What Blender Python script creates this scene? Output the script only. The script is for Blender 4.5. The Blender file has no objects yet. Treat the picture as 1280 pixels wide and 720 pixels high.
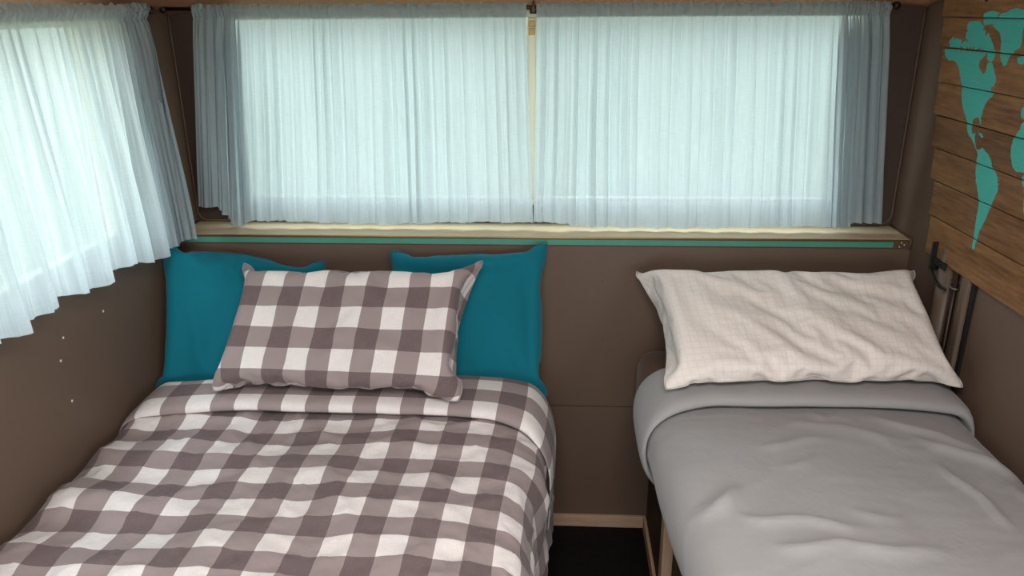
import bpy, bmesh, math, random
import numpy as np
from mathutils import Vector, Matrix

random.seed(7)
SC = bpy.context.scene
COL = SC.collection
HW = 1.05            # half the width of the caravan
BY = 0.145           # plane of the window wall; the lower wall stands at y = 0
SILL = 0.98
REAR = -4.2

# ------------------------------------------------------------------ helpers
def link(name, me, mat=None, parent=None):
    o = bpy.data.objects.new(name, me)
    COL.objects.link(o)
    if mat is not None:
        me.materials.append(mat)
    if parent is not None:
        o.parent = parent
    return o

def from_bm(name, bm, mat=None, parent=None, smooth=False, bevel=0.0):
    me = bpy.data.meshes.new(name)
    bmesh.ops.recalc_face_normals(bm, faces=bm.faces)
    bm.to_mesh(me); bm.free()
    for p in me.polygons:
        p.use_smooth = smooth
    o = link(name, me, mat, parent)
    if bevel:
        b = o.modifiers.new('bevel', 'BEVEL'); b.width = bevel; b.segments = 2; b.limit_method = 'ANGLE'
    return o

def bx(bm, x0, x1, y0, y1, z0, z1):
    v = [bm.verts.new((x, y, z)) for z in (z0, z1) for y in (y0, y1) for x in (x0, x1)]
    for f in ((0, 2, 3, 1), (4, 5, 7, 6), (0, 1, 5, 4), (2, 6, 7, 3), (0, 4, 6, 2), (1, 3, 7, 5)):
        bm.faces.new([v[i] for i in f])

def tube(bm, pts, r, seg=12, cap=True):
    pts = [Vector(p) for p in pts]
    rings = []
    ref = None
    for i, p in enumerate(pts):
        t = (pts[min(i + 1, len(pts) - 1)] - pts[max(i - 1, 0)]).normalized()
        if ref is None:
            ref = Vector((0, 0, 1)) if abs(t.z) < 0.9 else Vector((1, 0, 0))
        a = t.cross(ref).normalized(); b = t.cross(a).normalized()
        ref = -b if (-b).dot(ref) > 0 else b
        a = t.cross(ref).normalized(); b = t.cross(a).normalized()
        rr = r[i] if isinstance(r, (list, tuple)) else r
        rings.append([bm.verts.new(p + (a * math.cos(q) + b * math.sin(q)) * rr)
                      for q in [2 * math.pi * k / seg for k in range(seg)]])
    for A, B in zip(rings, rings[1:]):
        for k in range(seg):
            bm.faces.new((A[k], A[(k + 1) % seg], B[(k + 1) % seg], B[k]))
    if cap:
        bm.faces.new(rings[0]); bm.faces.new(list(reversed(rings[-1])))

def ball(bm, c, r, sx=1, sy=1, sz=1):
    bmesh.ops.create_uvsphere(bm, u_segments=16, v_segments=10, radius=r,
                              matrix=Matrix.Translation(c) @ Matrix.Diagonal((sx, sy, sz, 1)))

def grid_mesh(name, pos, uv=None, mat=None, parent=None, attr=None):
    ny, nx = pos.shape[:2]
    idx = np.arange(ny * nx).reshape(ny, nx)
    f = np.stack([idx[:-1, :-1], idx[:-1, 1:], idx[1:, 1:], idx[1:, :-1]], -1).reshape(-1, 4)
    me = bpy.data.meshes.new(name)
    me.from_pydata(pos.reshape(-1, 3).tolist(), [], f.tolist())
    if uv is not None:
        l = me.uv_layers.new(name='UVMap')
        l.data.foreach_set('uv', uv.reshape(-1, 2)[f.reshape(-1)].astype(np.float32).reshape(-1))
    me.polygons.foreach_set('use_smooth', [True] * len(f))
    me.update()
    return link(name, me, mat, parent)

def thing(name, label, cat, loc=(0, 0, 0), group=None):
    o = bpy.data.objects.new(name, None)
    COL.objects.link(o); o.location = loc; o.empty_display_size = 0.1
    return tag(o, label, cat, group)

def tag(o, label, cat, group=None):
    o['label'] = label; o['category'] = cat
    if group: o['group'] = group
    return o

def struct(o):
    o['kind'] = 'structure'
    return o

def adopt(root, *kids):
    """parent world-space meshes under a thing standing somewhere else"""
    for k in kids:
        k.parent = root
        k.matrix_parent_inverse = Matrix.Translation(root.location).inverted()

def sstep(a, b, x):
    t = np.clip((x - a) / (b - a), 0, 1)
    return t * t * (3 - 2 * t)

def noise2(x, y, seed):
    """gradient noise, about -0.7..0.7"""
    xi = np.floor(x).astype(np.int64); yi = np.floor(y).astype(np.int64)
    xf = x - xi; yf = y - yi
    def g(ix, iy):
        h = (ix * 374761393 + iy * 668265263 + seed * 974634777) & 0xffffffff
        h = ((h ^ (h >> 13)) * 1274126177) & 0xffffffff
        h = h ^ (h >> 16)
        a = (h & 0xffff) / 65536.0 * 2 * np.pi
        return np.cos(a), np.sin(a)
    u = xf ** 3 * (xf * (xf * 6 - 15) + 10); v = yf ** 3 * (yf * (yf * 6 - 15) + 10)
    def d(ox, oy):
        gx, gy = g(xi + ox, yi + oy)
        return gx * (xf - ox) + gy * (yf - oy)
    a = d(0, 0) * (1 - u) + d(1, 0) * u
    b = d(0, 1) * (1 - u) + d(1, 1) * u
    return a * (1 - v) + b * v

def ridge(x, y, seed, s=1.0):
    return np.exp(-(noise2(x, y, seed) / (0.09 * s)) ** 2)

# ------------------------------------------------------------------ materials
def lin(r, g, b):
    f = lambda c: (c / 255 / 12.92) if c / 255 <= 0.04045 else ((c / 255 + 0.055) / 1.055) ** 2.4
    return (f(r), f(g), f(b), 1)

class NT:
    def __init__(self, name):
        self.m = bpy.data.materials.new(name); self.m.use_nodes = True
        self.t = self.m.node_tree; self.t.nodes.clear()
        self.out = self.n('ShaderNodeOutputMaterial')
    def n(self, ty, **kw):
        o = self.t.nodes.new(ty)
        for k, v in kw.items(): setattr(o, k, v)
        return o
    def l(self, a, b): self.t.links.new(a, b)
    def math(self, op, a, b=None, clamp=False):
        o = self.n('ShaderNodeMath', operation=op, use_clamp=clamp)
        for i, v in enumerate((a, b)):
            if v is None: continue
            if isinstance(v, (int, float)): o.inputs[i].default_value = v
            else: self.l(v, o.inputs[i])
        return o.outputs[0]
    def mix(self, fac, a, b):
        o = self.n('ShaderNodeMix', data_type='RGBA')
        for i, v in ((0, fac), (6, a), (7, b)):
            if isinstance(v, (int, float)): o.inputs[i].default_value = v
            elif isinstance(v, tuple): o.inputs[i].default_value = v
            else: self.l(v, o.inputs[i])
        return o.outputs[2]
    def noise(self, vec=None, scale=5, detail=3, rough=0.5):
        o = self.n('ShaderNodeTexNoise')
        o.inputs['Scale'].default_value = scale; o.inputs['Detail'].default_value = detail
        o.inputs['Roughness'].default_value = rough
        if vec is not None: self.l(vec, o.inputs['Vector'])
        return o.outputs['Fac']
    def mapping(self, src, scale=(1, 1, 1), rot=(0, 0, 0)):
        o = self.n('ShaderNodeMapping'); self.l(src, o.inputs[0])
        o.inputs['Scale'].default_value = scale; o.inputs['Rotation'].default_value = rot
        return o.outputs[0]
    def bump(self, h, strength, dist=0.002):
        o = self.n('ShaderNodeBump'); o.inputs['Strength'].default_value = strength
        o.inputs['Distance'].default_value = dist; self.l(h, o.inputs['Height'])
        return o.outputs[0]
    def principled(self, col, rough=0.6, normal=None, metal=0.0, sheen=0.0, spec=0.5):
        p = self.n('ShaderNodeBsdfPrincipled')
        if isinstance(col, tuple): p.inputs['Base Color'].default_value = col
        else: self.l(col, p.inputs['Base Color'])
        if isinstance(rough, (int, float)): p.inputs['Roughness'].default_value = rough
        else: self.l(rough, p.inputs['Roughness'])
        p.inputs['Metallic'].default_value = metal
        p.inputs['Sheen Weight'].default_value = sheen
        p.inputs['Specular IOR Level'].default_value = spec
        if normal is not None: self.l(normal, p.inputs['Normal'])
        return p.outputs[0]
    def done(self, sh):
        self.l(sh, self.out.inputs[0]); return self.m

def paint(name, c, rough=0.55, var=0.12, scale=3.0, bumpy=0.15, spec=0.4):
    t = NT(name); co = t.n('ShaderNodeTexCoord').outputs['Object']
    nz = t.noise(co, scale, 4)
    c2 = tuple(x * (1 - var) for x in c[:3]) + (1,)
    col = t.mix(nz, c2, c)
    fine = t.noise(co, 260, 2)
    return t.done(t.principled(col, rough, t.bump(fine, bumpy, 0.001), spec=spec))

def fabric(name, c, rough=0.85, weave=900, bumpy=0.25, var=0.08, sheen=0.15, crumple=0.0):
    t = NT(name); uv = t.n('ShaderNodeTexCoord').outputs['UV']
    a = t.noise(t.mapping(uv, (weave, weave * 0.12, 1)), 1, 1)
    b = t.noise(t.mapping(uv, (weave * 0.12, weave, 1)), 1, 1)
    w = t.math('ADD', a, b)
    big = t.noise(uv, 7, 3)
    col = t.mix(big, tuple(x * (1 - var) for x in c[:3]) + (1,), c)
    n = t.bump(w, bumpy, 0.0006)
    if crumple:
        cr = t.n('ShaderNodeBump'); cr.inputs['Strength'].default_value = crumple; cr.inputs['Distance'].default_value = 0.006
        t.l(t.noise(uv, 22, 4, 0.55), cr.inputs['Height']); t.l(n, cr.inputs['Normal']); n = cr.outputs[0]
    return t.done(t.principled(col, rough, n, sheen=sheen, spec=0.2))

def gingham(name, pu, pv, ou=0.0, ov=0.0, crumple=0.25):
    """woven check: white, mid and dark squares made by crossing stripes"""
    t = NT(name); uv = t.n('ShaderNodeTexCoord').outputs['UV']
    s = t.n('ShaderNodeSeparateXYZ'); t.l(uv, s.inputs[0])
    def stripe(c, p, o):
        f = t.math('FRACT', t.math('ADD', t.math('DIVIDE', c, p), o + 100.0))
        return t.math('GREATER_THAN', f, 0.5)
    a = stripe(s.outputs[0], pu, ou); b = stripe(s.outputs[1], pv, ov)
    k = t.math('ADD', a, b)
    fine = t.noise(t.mapping(uv, (700, 40, 1)), 1, 2)
    fine2 = t.noise(t.mapping(uv, (40, 700, 1)), 1, 2)
    white, mid, dark = lin(232, 224, 222), lin(151, 136, 135), lin(102, 86, 87)
    c1 = t.mix(t.math('GREATER_THAN', k, 0.5), white, mid)
    c2 = t.mix(t.math('GREATER_THAN', k, 1.5), c1, dark)
    th = t.math('MULTIPLY', t.math('SUBTRACT', t.math('ADD', fine, fine2), 1.0), 0.35)
    c3 = t.mix(t.math('ADD', 0.12, th, True), c2, mid)
    cr = t.bump(t.noise(uv, 26, 4, 0.55), crumple, 0.006)
    n = t.n('ShaderNodeBump'); n.inputs['Strength'].default_value = 0.2; n.inputs['Distance'].default_value = 0.0005
    t.l(t.math('ADD', fine, fine2), n.inputs['Height']); t.l(cr, n.inputs['Normal'])
    return t.done(t.principled(c3, 0.85, n.outputs[0], sheen=0.1, spec=0.2))

def lattice_white(name):
    """white cotton with a faint printed net of hexagons"""
    t = NT(name); uv = t.n('ShaderNodeTexCoord').outputs['UV']
    v = t.n('ShaderNodeTexVoronoi', feature='DISTANCE_TO_EDGE'); v.inputs['Scale'].default_value = 1.0
    v.inputs['Randomness'].default_value = 0.12
    t.l(t.mapping(uv, (48, 56, 1)), v.inputs['Vector'])
    line = t.math('LESS_THAN', v.outputs['Distance'], 0.09)
    big = t.noise(uv, 5, 3)
    base = t.mix(big, lin(226, 216, 210), lin(236, 229, 224))
    col = t.mix(t.math('MULTIPLY', line, 0.22), base, lin(200, 187, 180))
    cr = t.bump(t.math('ADD', t.noise(uv, 14, 5, 0.6), t.noise(t.mapping(uv, (30, 9, 1), (0, 0, .65)), 1, 4, 0.6)), 0.5, 0.007)
    return t.done(t.principled(col, 0.85, cr, sheen=0.1, spec=0.2))

def curtain_mat(name, c, trans, see):
    t = NT(name); uv = t.n('ShaderNodeTexCoord').outputs['UV']
    a = t.noise(t.mapping(uv, (420, 12, 1)), 1, 3)
    b = t.noise(t.mapping(uv, (30, 420, 1)), 1, 2)
    slub = t.math('ADD', t.math('MULTIPLY', a, 0.6), t.math('MULTIPLY', b, 0.4))
    col = t.mix(slub, tuple(x * 0.72 for x in c[:3]) + (1,), c)
    n = t.bump(slub, 0.3, 0.0008)
    d = t.n('ShaderNodeBsdfDiffuse'); t.l(col, d.inputs[0]); t.l(n, d.inputs['Normal'])
    tr = t.n('ShaderNodeBsdfTranslucent'); t.l(col, tr.inputs[0]); t.l(n, tr.inputs['Normal'])
    tp = t.n('ShaderNodeBsdfTransparent'); tp.inputs[0].default_value = c
    m1 = t.n('ShaderNodeMixShader'); m1.inputs[0].default_value = trans
    t.l(d.outputs[0], m1.inputs[1]); t.l(tr.outputs[0], m1.inputs[2])
    m2 = t.n('ShaderNodeMixShader')
    t.l(t.math('MULTIPLY', t.math('SUBTRACT', 1.35, slub), see), m2.inputs[0])
    t.l(m1.outputs[0], m2.inputs[1]); t.l(tp.outputs[0], m2.inputs[2])
    return t.done(m2.outputs[0])

def wood(name, a, b, scale=1.0, along='Y', rough=0.75, knots=True):
    t = NT(name); co = t.n('ShaderNodeTexCoord').outputs['Object']
    rnd = t.n('ShaderNodeObjectInfo').outputs['Random']
    add = t.n('ShaderNodeVectorMath', operation='ADD'); t.l(co, add.inputs[0])
    cmb = t.n('ShaderNodeCombineXYZ'); t.l(t.math('MULTIPLY', rnd, 17.0), cmb.inputs[1]); t.l(t.math('MULTIPLY', rnd, 9.0), cmb.inputs[0])
    t.l(cmb.outputs[0], add.inputs[1])
    sc = {'Y': (30, 3.0, 30), 'X': (3.0, 30, 30), 'Z': (30, 30, 3.0)}[along]
    v = t.mapping(add.outputs[0], tuple(q * scale for q in sc))
    g = t.noise(v, 1.0, 5, 0.65)
    g2 = t.noise(t.mapping(add.outputs[0], tuple(q * scale * 4 for q in sc)), 1.0, 3, 0.6)
    big = t.noise(add.outputs[0], 6 * scale, 2)
    f = t.math('ADD', t.math('MULTIPLY', g, 0.6), t.math('MULTIPLY', g2, 0.4))
    col = t.mix(t.math('MULTIPLY', t.math('SUBTRACT', f, 0.25), 1.8, True), b, a)
    col = t.mix(t.math('MULTIPLY', t.math('SUBTRACT', big, 0.45), 1.2, True), col, tuple(x * 0.7 for x in a[:3]) + (1,))
    if knots:
        kv = t.n('ShaderNodeTexVoronoi'); kv.inputs['Scale'].default_value = 1.0
        t.l(t.mapping(add.outputs[0], {'Y': (3, 7, 9), 'X': (7, 3, 9), 'Z': (9, 3, 7)}[along]), kv.inputs['Vector'])
        col = t.mix(t.math('LESS_THAN', kv.outputs['Distance'], 0.085), col, tuple(x * 0.3 for x in b[:3]) + (1,))
    tint = t.n('ShaderNodeHueSaturation'); t.l(t.math('ADD', 0.78, t.math('MULTIPLY', rnd, 0.5)), tint.inputs['Value']); t.l(col, tint.inputs['Color'])
    return t, tint.outputs[0], f

def wood_mat(name, a, b, **k):
    t, c, f = wood(name, a, b, **k)
    return t.done(t.principled(c, 0.7, t.bump(f, 0.35, 0.0015), spec=0.25))

def metal(name, c, rough=0.4, m=0.8):
    t = NT(name); co = t.n('ShaderNodeTexCoord').outputs['Object']
    r = t.math('ADD', rough - 0.1, t.math('MULTIPLY', t.noise(co, 40, 3), 0.2))
    return t.done(t.principled(c, r, None, m))

def glass_mat(name):
    t = NT(name)
    tp = t.n('ShaderNodeBsdfTransparent'); tp.inputs[0].default_value = (0.94, 0.97, 0.96, 1)
    gl = t.n('ShaderNodeBsdfGlossy'); gl.inputs['Roughness'].default_value = 0.02
    fr = t.n('ShaderNodeLayerWeight'); fr.inputs[0].default_value = 0.5
    fz = t.math('ADD', 0.03, t.math('MULTIPLY', t.math('POWER', fr.outputs['Facing'], 5.0), 0.6))
    m = t.n('ShaderNodeMixShader'); t.l(fz, m.inputs[0]); t.l(tp.outputs[0], m.inputs[1]); t.l(gl.outputs[0], m.inputs[2])
    return t.done(m.outputs[0])

M_WALL = paint('taupe_wall_paint', lin(104, 85, 72), 0.5, 0.10)
M_WALLUP = paint('brown_window_wall_paint', lin(74, 55, 46), 0.55, 0.12)
M_CEIL = paint('brown_ceiling_paint', lin(172, 124, 98), 0.55, 0.08)
M_SILL = paint('beige_sill_paint', lin(226, 206, 172), 0.35, 0.06)
M_TEALSTRIP = paint('green_edge_paint', lin(84, 150, 132), 0.4, 0.15, 20)
M_EDGE = paint('brown_edge_paint', lin(92, 70, 52), 0.5, 0.2, 30)
M_BRASS = metal('gold_edge', lin(190, 160, 105), 0.35, 0.7)
M_PIPING = paint('brown_cord', lin(98, 78, 64), 0.6, 0.2, 30)
M_CARPET = paint('black_carpet', lin(30, 28, 27), 0.95, 0.4, 60, 0.6, 0.1)
M_PALE = wood_mat('pale_wood', lin(208, 176, 148), lin(168, 134, 108), along='X', knots=False)
M_PALEY = wood_mat('pale_wood_lengthwise', lin(208, 176, 148), lin(168, 134, 108), along='Y', knots=False)
M_PALEZ = wood_mat('pale_wood_upright', lin(208, 176, 148), lin(168, 134, 108), along='Z', knots=False)
M_BASE = wood_mat('dark_bed_wood', lin(86, 66, 52), lin(60, 45, 36), along='Y', knots=False)
M_MATT = fabric('brown_upholstery', lin(98, 72, 58), 0.75, 300, 0.3, 0.25)
M_MATT2 = fabric('white_mattress_ticking', lin(205, 200, 195), 0.8)
M_TEAL = fabric('teal_cotton', lin(2, 108, 126), 0.8, 900, 0.2, 0.08, 0.1, 0.12)
M_GREY = fabric('grey_cotton', lin(160, 158, 158), 0.8, 900, 0.2, 0.06, 0.15, 0.4)
M_GING = gingham('gingham_duvet_cotton', 0.122, 0.112, 0.06, 0.1, 0.55)
M_GINGP = gingham('gingham_pillow_cotton', 0.126, 0.126, 0.0, 0.34)
M_WHITE = lattice_white('white_lattice_cotton')
M_CURT = curtain_mat('pale_blue_curtain', lin(210, 222, 227), 0.5, 0.15)
M_BRONZE = metal('dark_bronze', lin(58, 44, 38), 0.4, 0.7)
M_STEEL = metal('dull_steel', lin(120, 112, 104), 0.4, 0.8)
M_ALU = paint('cream_window_frame', lin(244, 234, 206), 0.4, 0.06)
M_LATCH = paint('amber_latch', lin(205, 160, 80), 0.35, 0.1)
M_BLACK = paint('black_parts_and_gap', lin(25, 23, 22), 0.5, 0.2)
M_GLASS = glass_mat('window_glass')
M_SCREW = metal('pale_screw', lin(225, 220, 210), 0.3, 0.3)
M_RAIL = paint('taupe_rail_paint', lin(104, 87, 75), 0.45, 0.1)

# ------------------------------------------------------------------ the room
def wall_with_holes(bm, axis, a0, a1, u0, u1, z0, z1, holes):
    """slab between planes a0..a1 spanning u0..u1 and z0..z1 with rectangular holes"""
    us = sorted({u0, u1, *[h[0] for h in holes], *[h[1] for h in holes]})
    zs = sorted({z0, z1, *[h[2] for h in holes], *[h[3] for h in holes]})
    for i in range(len(us) - 1):
        for j in range(len(zs) - 1):
            um, zm = (us[i] + us[i + 1]) / 2, (zs[j] + zs[j + 1]) / 2
            if any(h[0] < um < h[1] and h[2] < zm < h[3] for h in holes): continue
            if axis == 'x': bx(bm, a0, a1, us[i], us[i + 1], zs[j], zs[j + 1])
            else: bx(bm, us[i], us[i + 1], a0, a1, zs[j], zs[j + 1])
    bmesh.ops.remove_doubles(bm, verts=bm.verts, dist=1e-5)
    # drop the inner faces shared by two blocks
    seen = {}
    for f in list(bm.faces):
        k = tuple(sorted(v.index for v in f.verts)); seen.setdefault(k, []).append(f)
    dead = [f for fs in seen.values() if len(fs) > 1 for f in fs]
    bmesh.ops.delete(bm, geom=dead, context='FACES_ONLY')

def index_bm(bm):
    bm.verts.index_update(); bm.faces.index_update(); return bm

WB = (-0.893, 0.910, 1.036, 1.592)       # opening of the end window  x0 x1 z0 z1
WL = (-1.42, -0.260, 1.04, 1.585)         # opening of the left window  y0 y1 z0 z1
WR = (-2.9, -1.7, 0.98, 1.62)            # added right window, out of view, lets more daylight in
WREAR = (-0.8, 0.8, 0.9, 1.75)  # added rear window, unseen, lights the room from behind the camera
TOP = 2.02

bm = bmesh.new(); bx(bm, -HW - .05, HW + .05, REAR, 0.2, -0.04, 0.0)
struct(from_bm('floor', bm, M_CARPET))

bm = bmesh.new()
bx(bm, -HW, HW, 0.012, BY + .05, 0.0, SILL - .03)
bx(bm, -HW, HW, 0.002, 0.012, 0.0, 0.436)
bx(bm, -HW, HW, 0.0, 0.012, 0.4395, SILL - .026)
struct(from_bm('wall_back', bm, M_WALL))
WBK = bpy.data.objects['wall_back']
for (x, z) in ((0.198, .871), (0.198, .848), (0.277, .872), (0.277, .850), (0.204, .662), (0.262, .663)):
    bm = bmesh.new(); bmesh.ops.create_circle(bm, cap_ends=True, segments=10, radius=0.0017, matrix=Matrix.Translation((x, -0.0004, z)) @ Matrix.Rotation(math.pi / 2, 4, 'X'))
    adopt(WBK, from_bm('screw_hole', bm, M_BLACK))
bm = bmesh.new()
wall_with_holes(bm, 'y', BY, BY + .05, -HW, HW, SILL - .03, TOP, [WB])
struct(from_bm('wall_back_upper', bm, M_WALLUP))

def side_wall(name, x0, x1, holes):
    bm = bmesh.new(); wall_with_holes(bm, 'x', x0, x1, REAR, BY + .05, 0.0, TOP, holes)
    return struct(from_bm(name, bm, M_WALL))
WLFT = side_wall('wall_left', -HW - .05, -HW, [WL])
side_wall('wall_right', HW, HW + .05, [WR])
bm = bmesh.new(); wall_with_holes(bm, 'y', REAR - .05, REAR, -HW - .05, HW + .05, 0.0, TOP, [WREAR])
struct(from_bm('wall_rear', bm, M_WALL))
for (y, z) in ((-0.417, 0.902), (-0.580, 0.902), (-0.605, 0.856), (-0.598, 0.751)):
    bm = bmesh.new(); ball(bm, (-HW, y, z), 0.0032, 0.5, 1, 1)
    adopt(WLFT, from_bm('screw', bm, M_SCREW, smooth=True))

# ceiling: low over the windows, coving up to the middle on all sides
prof_y = [(BY, 1.592), (0.08, 1.632), (-0.05, 1.71), (-0.25, 1.80), (-0.5, 1.86), (-0.9, 1.90), (-2.0, 1.92), (REAR, 1.92)]
def ceil_h(x, y):
    zy = np.interp(-y, [-p[0] for p in prof_y], [p[1] for p in prof_y])
    e = HW - abs(x)
    zx = np.interp(e, [0, 0.06, 0.18, 0.4, 1.1], [1.60, 1.635, 1.71, 1.85, 1.93])
    k = 0.05
    h = max(k - abs(zx - zy), 0) / k
    return min(zx, zy) - h * h * k * 0.25
xs = np.concatenate([np.linspace(-HW, -HW + .4, 16), np.linspace(-HW + .46, HW - .46, 20), np.linspace(HW - .4, HW, 16)])
ys = np.concatenate([np.linspace(BY, -.6, 30), np.linspace(-.7, REAR, 24)])
pos = np.array([[(x, y, ceil_h(x, y)) for x in xs] for y in ys])
o = struct(grid_mesh('ceiling', pos, None, M_CEIL))
s = o.modifiers.new('thick', 'SOLIDIFY'); s.thickness = 0.02
s.offset = -1.0
# screw heads that hold the ceiling lining above the end curtains
for x in (-0.44, -0.24, -0.04, 0.16, 0.36, 0.56):
    bm = bmesh.new(); y = 0.093; ball(bm, (x, y, ceil_h(x, y) - 0.001), 0.0028)
    adopt(o, from_bm('screw', bm, M_SCREW, smooth=True))

# sill with painted front edge
bm = bmesh.new(); bx(bm, -HW, HW, 0.004, BY, SILL - .026, SILL)
sill = struct(from_bm('trim_1', bm, M_SILL))
bm = bmesh.new(); bx(bm, -HW, HW, -0.004, 0.004, SILL - .026, SILL - .003)
e = from_bm('edge_board', bm, M_EDGE, sill, bevel=.0015)
bm = bmesh.new(); bx(bm, -HW, 1.0, -0.0052, -0.0035, SILL - .022, SILL - .006)
e = from_bm('painted_edge', bm, M_TEALSTRIP, sill); e['label'] = 'green painted front edge'
bm = bmesh.new(); tube(bm, [(-HW, -0.003, SILL - .0015), (HW, -0.003, SILL - .0015)], 0.0022, 8)
from_bm('edge_bead', bm, M_BRASS, sill, True)
for dx, dz in ((1.022, -.008), (1.03, -.014), (1.018, -.02)):
    bm = bmesh.new(); ball(bm, (dx, -0.0045, SILL + dz), 0.0022)
    from_bm('screw', bm, M_SCREW, sill, True)

def piping(name, pts, r=0.004):
    bm = bmesh.new(); tube(bm, pts, r, 8)
    return struct(from_bm(name, bm, M_PIPING, None, True))
for n, sx in (('trim_2', -1), ('trim_3', 1)):
    X = sx * (HW - 0.004)
    pts = [(X, BY - .004, z) for z in np.linspace(1.60, 1.03, 12)]
    pts += [(X - sx * 0.03 * (1 - math.cos(a)), BY - .004, 1.016 - 0.03 * math.sin(a)) for a in np.linspace(0.1, math.pi / 2, 6)]
    pts += [(X - sx * .14, BY - .004, 0.986)]
    piping(n, pts, 0.0032)
for n, sx in (('trim_4', -1), ('trim_5', 1)):
    X = sx * (HW - 0.003)
    piping(n, [(X, BY - .004, SILL + .003), (X, 0.07, SILL + .003), (X, 0.0, SILL + .003), (X, -0.005, SILL), (X, -0.005, SILL - .026)], 0.003)

# baseboards between the beds
bm = bmesh.new(); bx(bm, 0.043, 0.362, -0.012, 0.0, 0.001, 0.044)
struct(from_bm('baseboard_back', bm, M_PALE, None, False, .002))
bm = bmesh.new(); bx(bm, 0.353, 0.363, -0.47, -0.0125, 0.001, 0.044)
struct(from_bm('baseboard_right', bm, M_PALEY, None, False, .002))

# windows: frames, panes, dividing bar
def window(name, axis, a, u0, u1, z0, z1, bars, inside):
    """aluminium frame in the plane axis=a, glass set in it; bars are mullion positions"""
    w, d = 0.022, 0.03
    def put(bm, p0, p1, q0, q1, e0=0, e1=0):
        lo, hi = a - d / 2 + e0, a + d / 2 + e1
        if axis == 'y': bx(bm, p0, p1, lo, hi, q0, q1)
        else: bx(bm, lo, hi, p0, p1, q0, q1)
    bm = bmesh.new()
    put(bm, u0, u0 + w, z0, z1); put(bm, u1 - w, u1, z0, z1)
    put(bm, u0 + w, u1 - w, z0, z0 + w); put(bm, u0 + w, u1 - w, z1 - w, z1)
    fr = struct(from_bm(name, bm, M_ALU, None, False, .003))
    edges = [u0 + w] + list(bars) + [u1 - w]
    for b in bars:
        bm = bmesh.new(); put(bm, b - .014, b + .014, z0 + w, z1 - w, -0.006, 0.006)
        from_bm('mullion', bm, M_ALU, fr, False, .003)
    for i in range(len(edges) - 1):
        bm = bmesh.new(); lo = edges[i] + (.014 if i else 0); hi = edges[i + 1] - (.014 if i < len(edges) - 2 else 0)
        if axis == 'y': bx(bm, lo, hi, a - .002, a + .002, z0 + w, z1 - w)
        else: bx(bm, a - .002, a + .002, lo, hi, z0 + w, z1 - w)
        from_bm('pane', bm, M_GLASS, fr)
    return fr
W1 = window('window_1', 'y', BY + .02, *WB, [-0.012], -1)
# amber catches on the dividing bar
for z0, z1 in ((1.535, 1.552), (1.555, 1.572)):
    bm = bmesh.new(); bx(bm, -0.022, -0.002, BY - .008, BY + .004, z0 - .01, z1 - .01)
    from_bm('catch', bm, M_LATCH, W1, False, .002)
window('window_2', 'x', -HW - .02, *WL, [-0.85], 1)
window('added_window_right', 'x', HW + .02, *WR, [-2.3], -1)
window('added_window_rear', 'y', REAR - .02, *WREAR, [0.0], 1)

# ------------------------------------------------------------------ curtain rods
def rod(name, pts, ends, label, brackets, toward):
    t = thing(name, label, 'curtain rod', pts[0])
    bm = bmesh.new(); tube(bm, pts, 0.0055, 12); adopt(t, from_bm('pole', bm, M_BRONZE, None, True))
    for e in ends:
        bm = bmesh.new(); ball(bm, e, 0.0105); adopt(t, from_bm('finial', bm, M_BRONZE, None, True))
    for b in brackets:
        p = Vector(b); q = p + Vector(toward)
        bm = bmesh.new(); tube(bm, [p, q], 0.004, 8)
        s = 0.012
        if abs(toward[1]) > 0: bx(bm, q.x - s, q.x + s, q.y - .004, q.y - .0005, q.z - .018, q.z + .018)
        else: bx(bm, q.x + .0005, q.x + .004, q.y - s, q.y + s, q.z - .018, q.z + .018)
        adopt(t, from_bm('bracket', bm, M_BRONZE))
    return t
RY, RZ = 0.09, 1.598
rod('curtain_rod', [(-1.025, RY, RZ + .003), (0.94, RY, RZ - .005)], [(-1.033, RY, RZ + .003), (0.948, RY, RZ - .005)],
    'thin dark bronze curtain rod across the wide end window', [(-0.955, RY, RZ + .002), (-0.006, RY, RZ), (0.938, RY, RZ - .005)], (0, BY - RY, 0))
LX = -0.985
rod('curtain_rod.001', [(LX, -0.085, RZ), (LX, -1.55, RZ)], [(LX, -0.075, RZ), (LX, -1.56, RZ)],
    'dark bronze curtain rod along the left side wall', [(LX, -0.092, RZ), (LX, -1.51, RZ)], (-HW - LX, 0, 0))

# centre hook where the two end curtains meet
t = thing('rod_support', 'small worn metal hook holding the rod between the two end curtains', 'hook', (-0.008, RY, RZ))
bm = bmesh.new(); tube(bm, [(-0.006, RY - .012, 1.585), (-0.006, RY - .014, 1.597), (-0.006, RY - .006, 1.611), (-0.006, RY + .008, 1.611), (-0.006, RY + .02, 1.60), (-0.006, BY - .012, 1.59)], 0.0035, 8)
adopt(t, from_bm('hook', bm, M_STEEL, None, True))
bm = bmesh.new(); bx(bm, -0.018, 0.006, BY - .012, BY - .001, 1.582, 1.60); adopt(t, from_bm('back_plate', bm, M_BLACK, None, False, .002))

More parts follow.
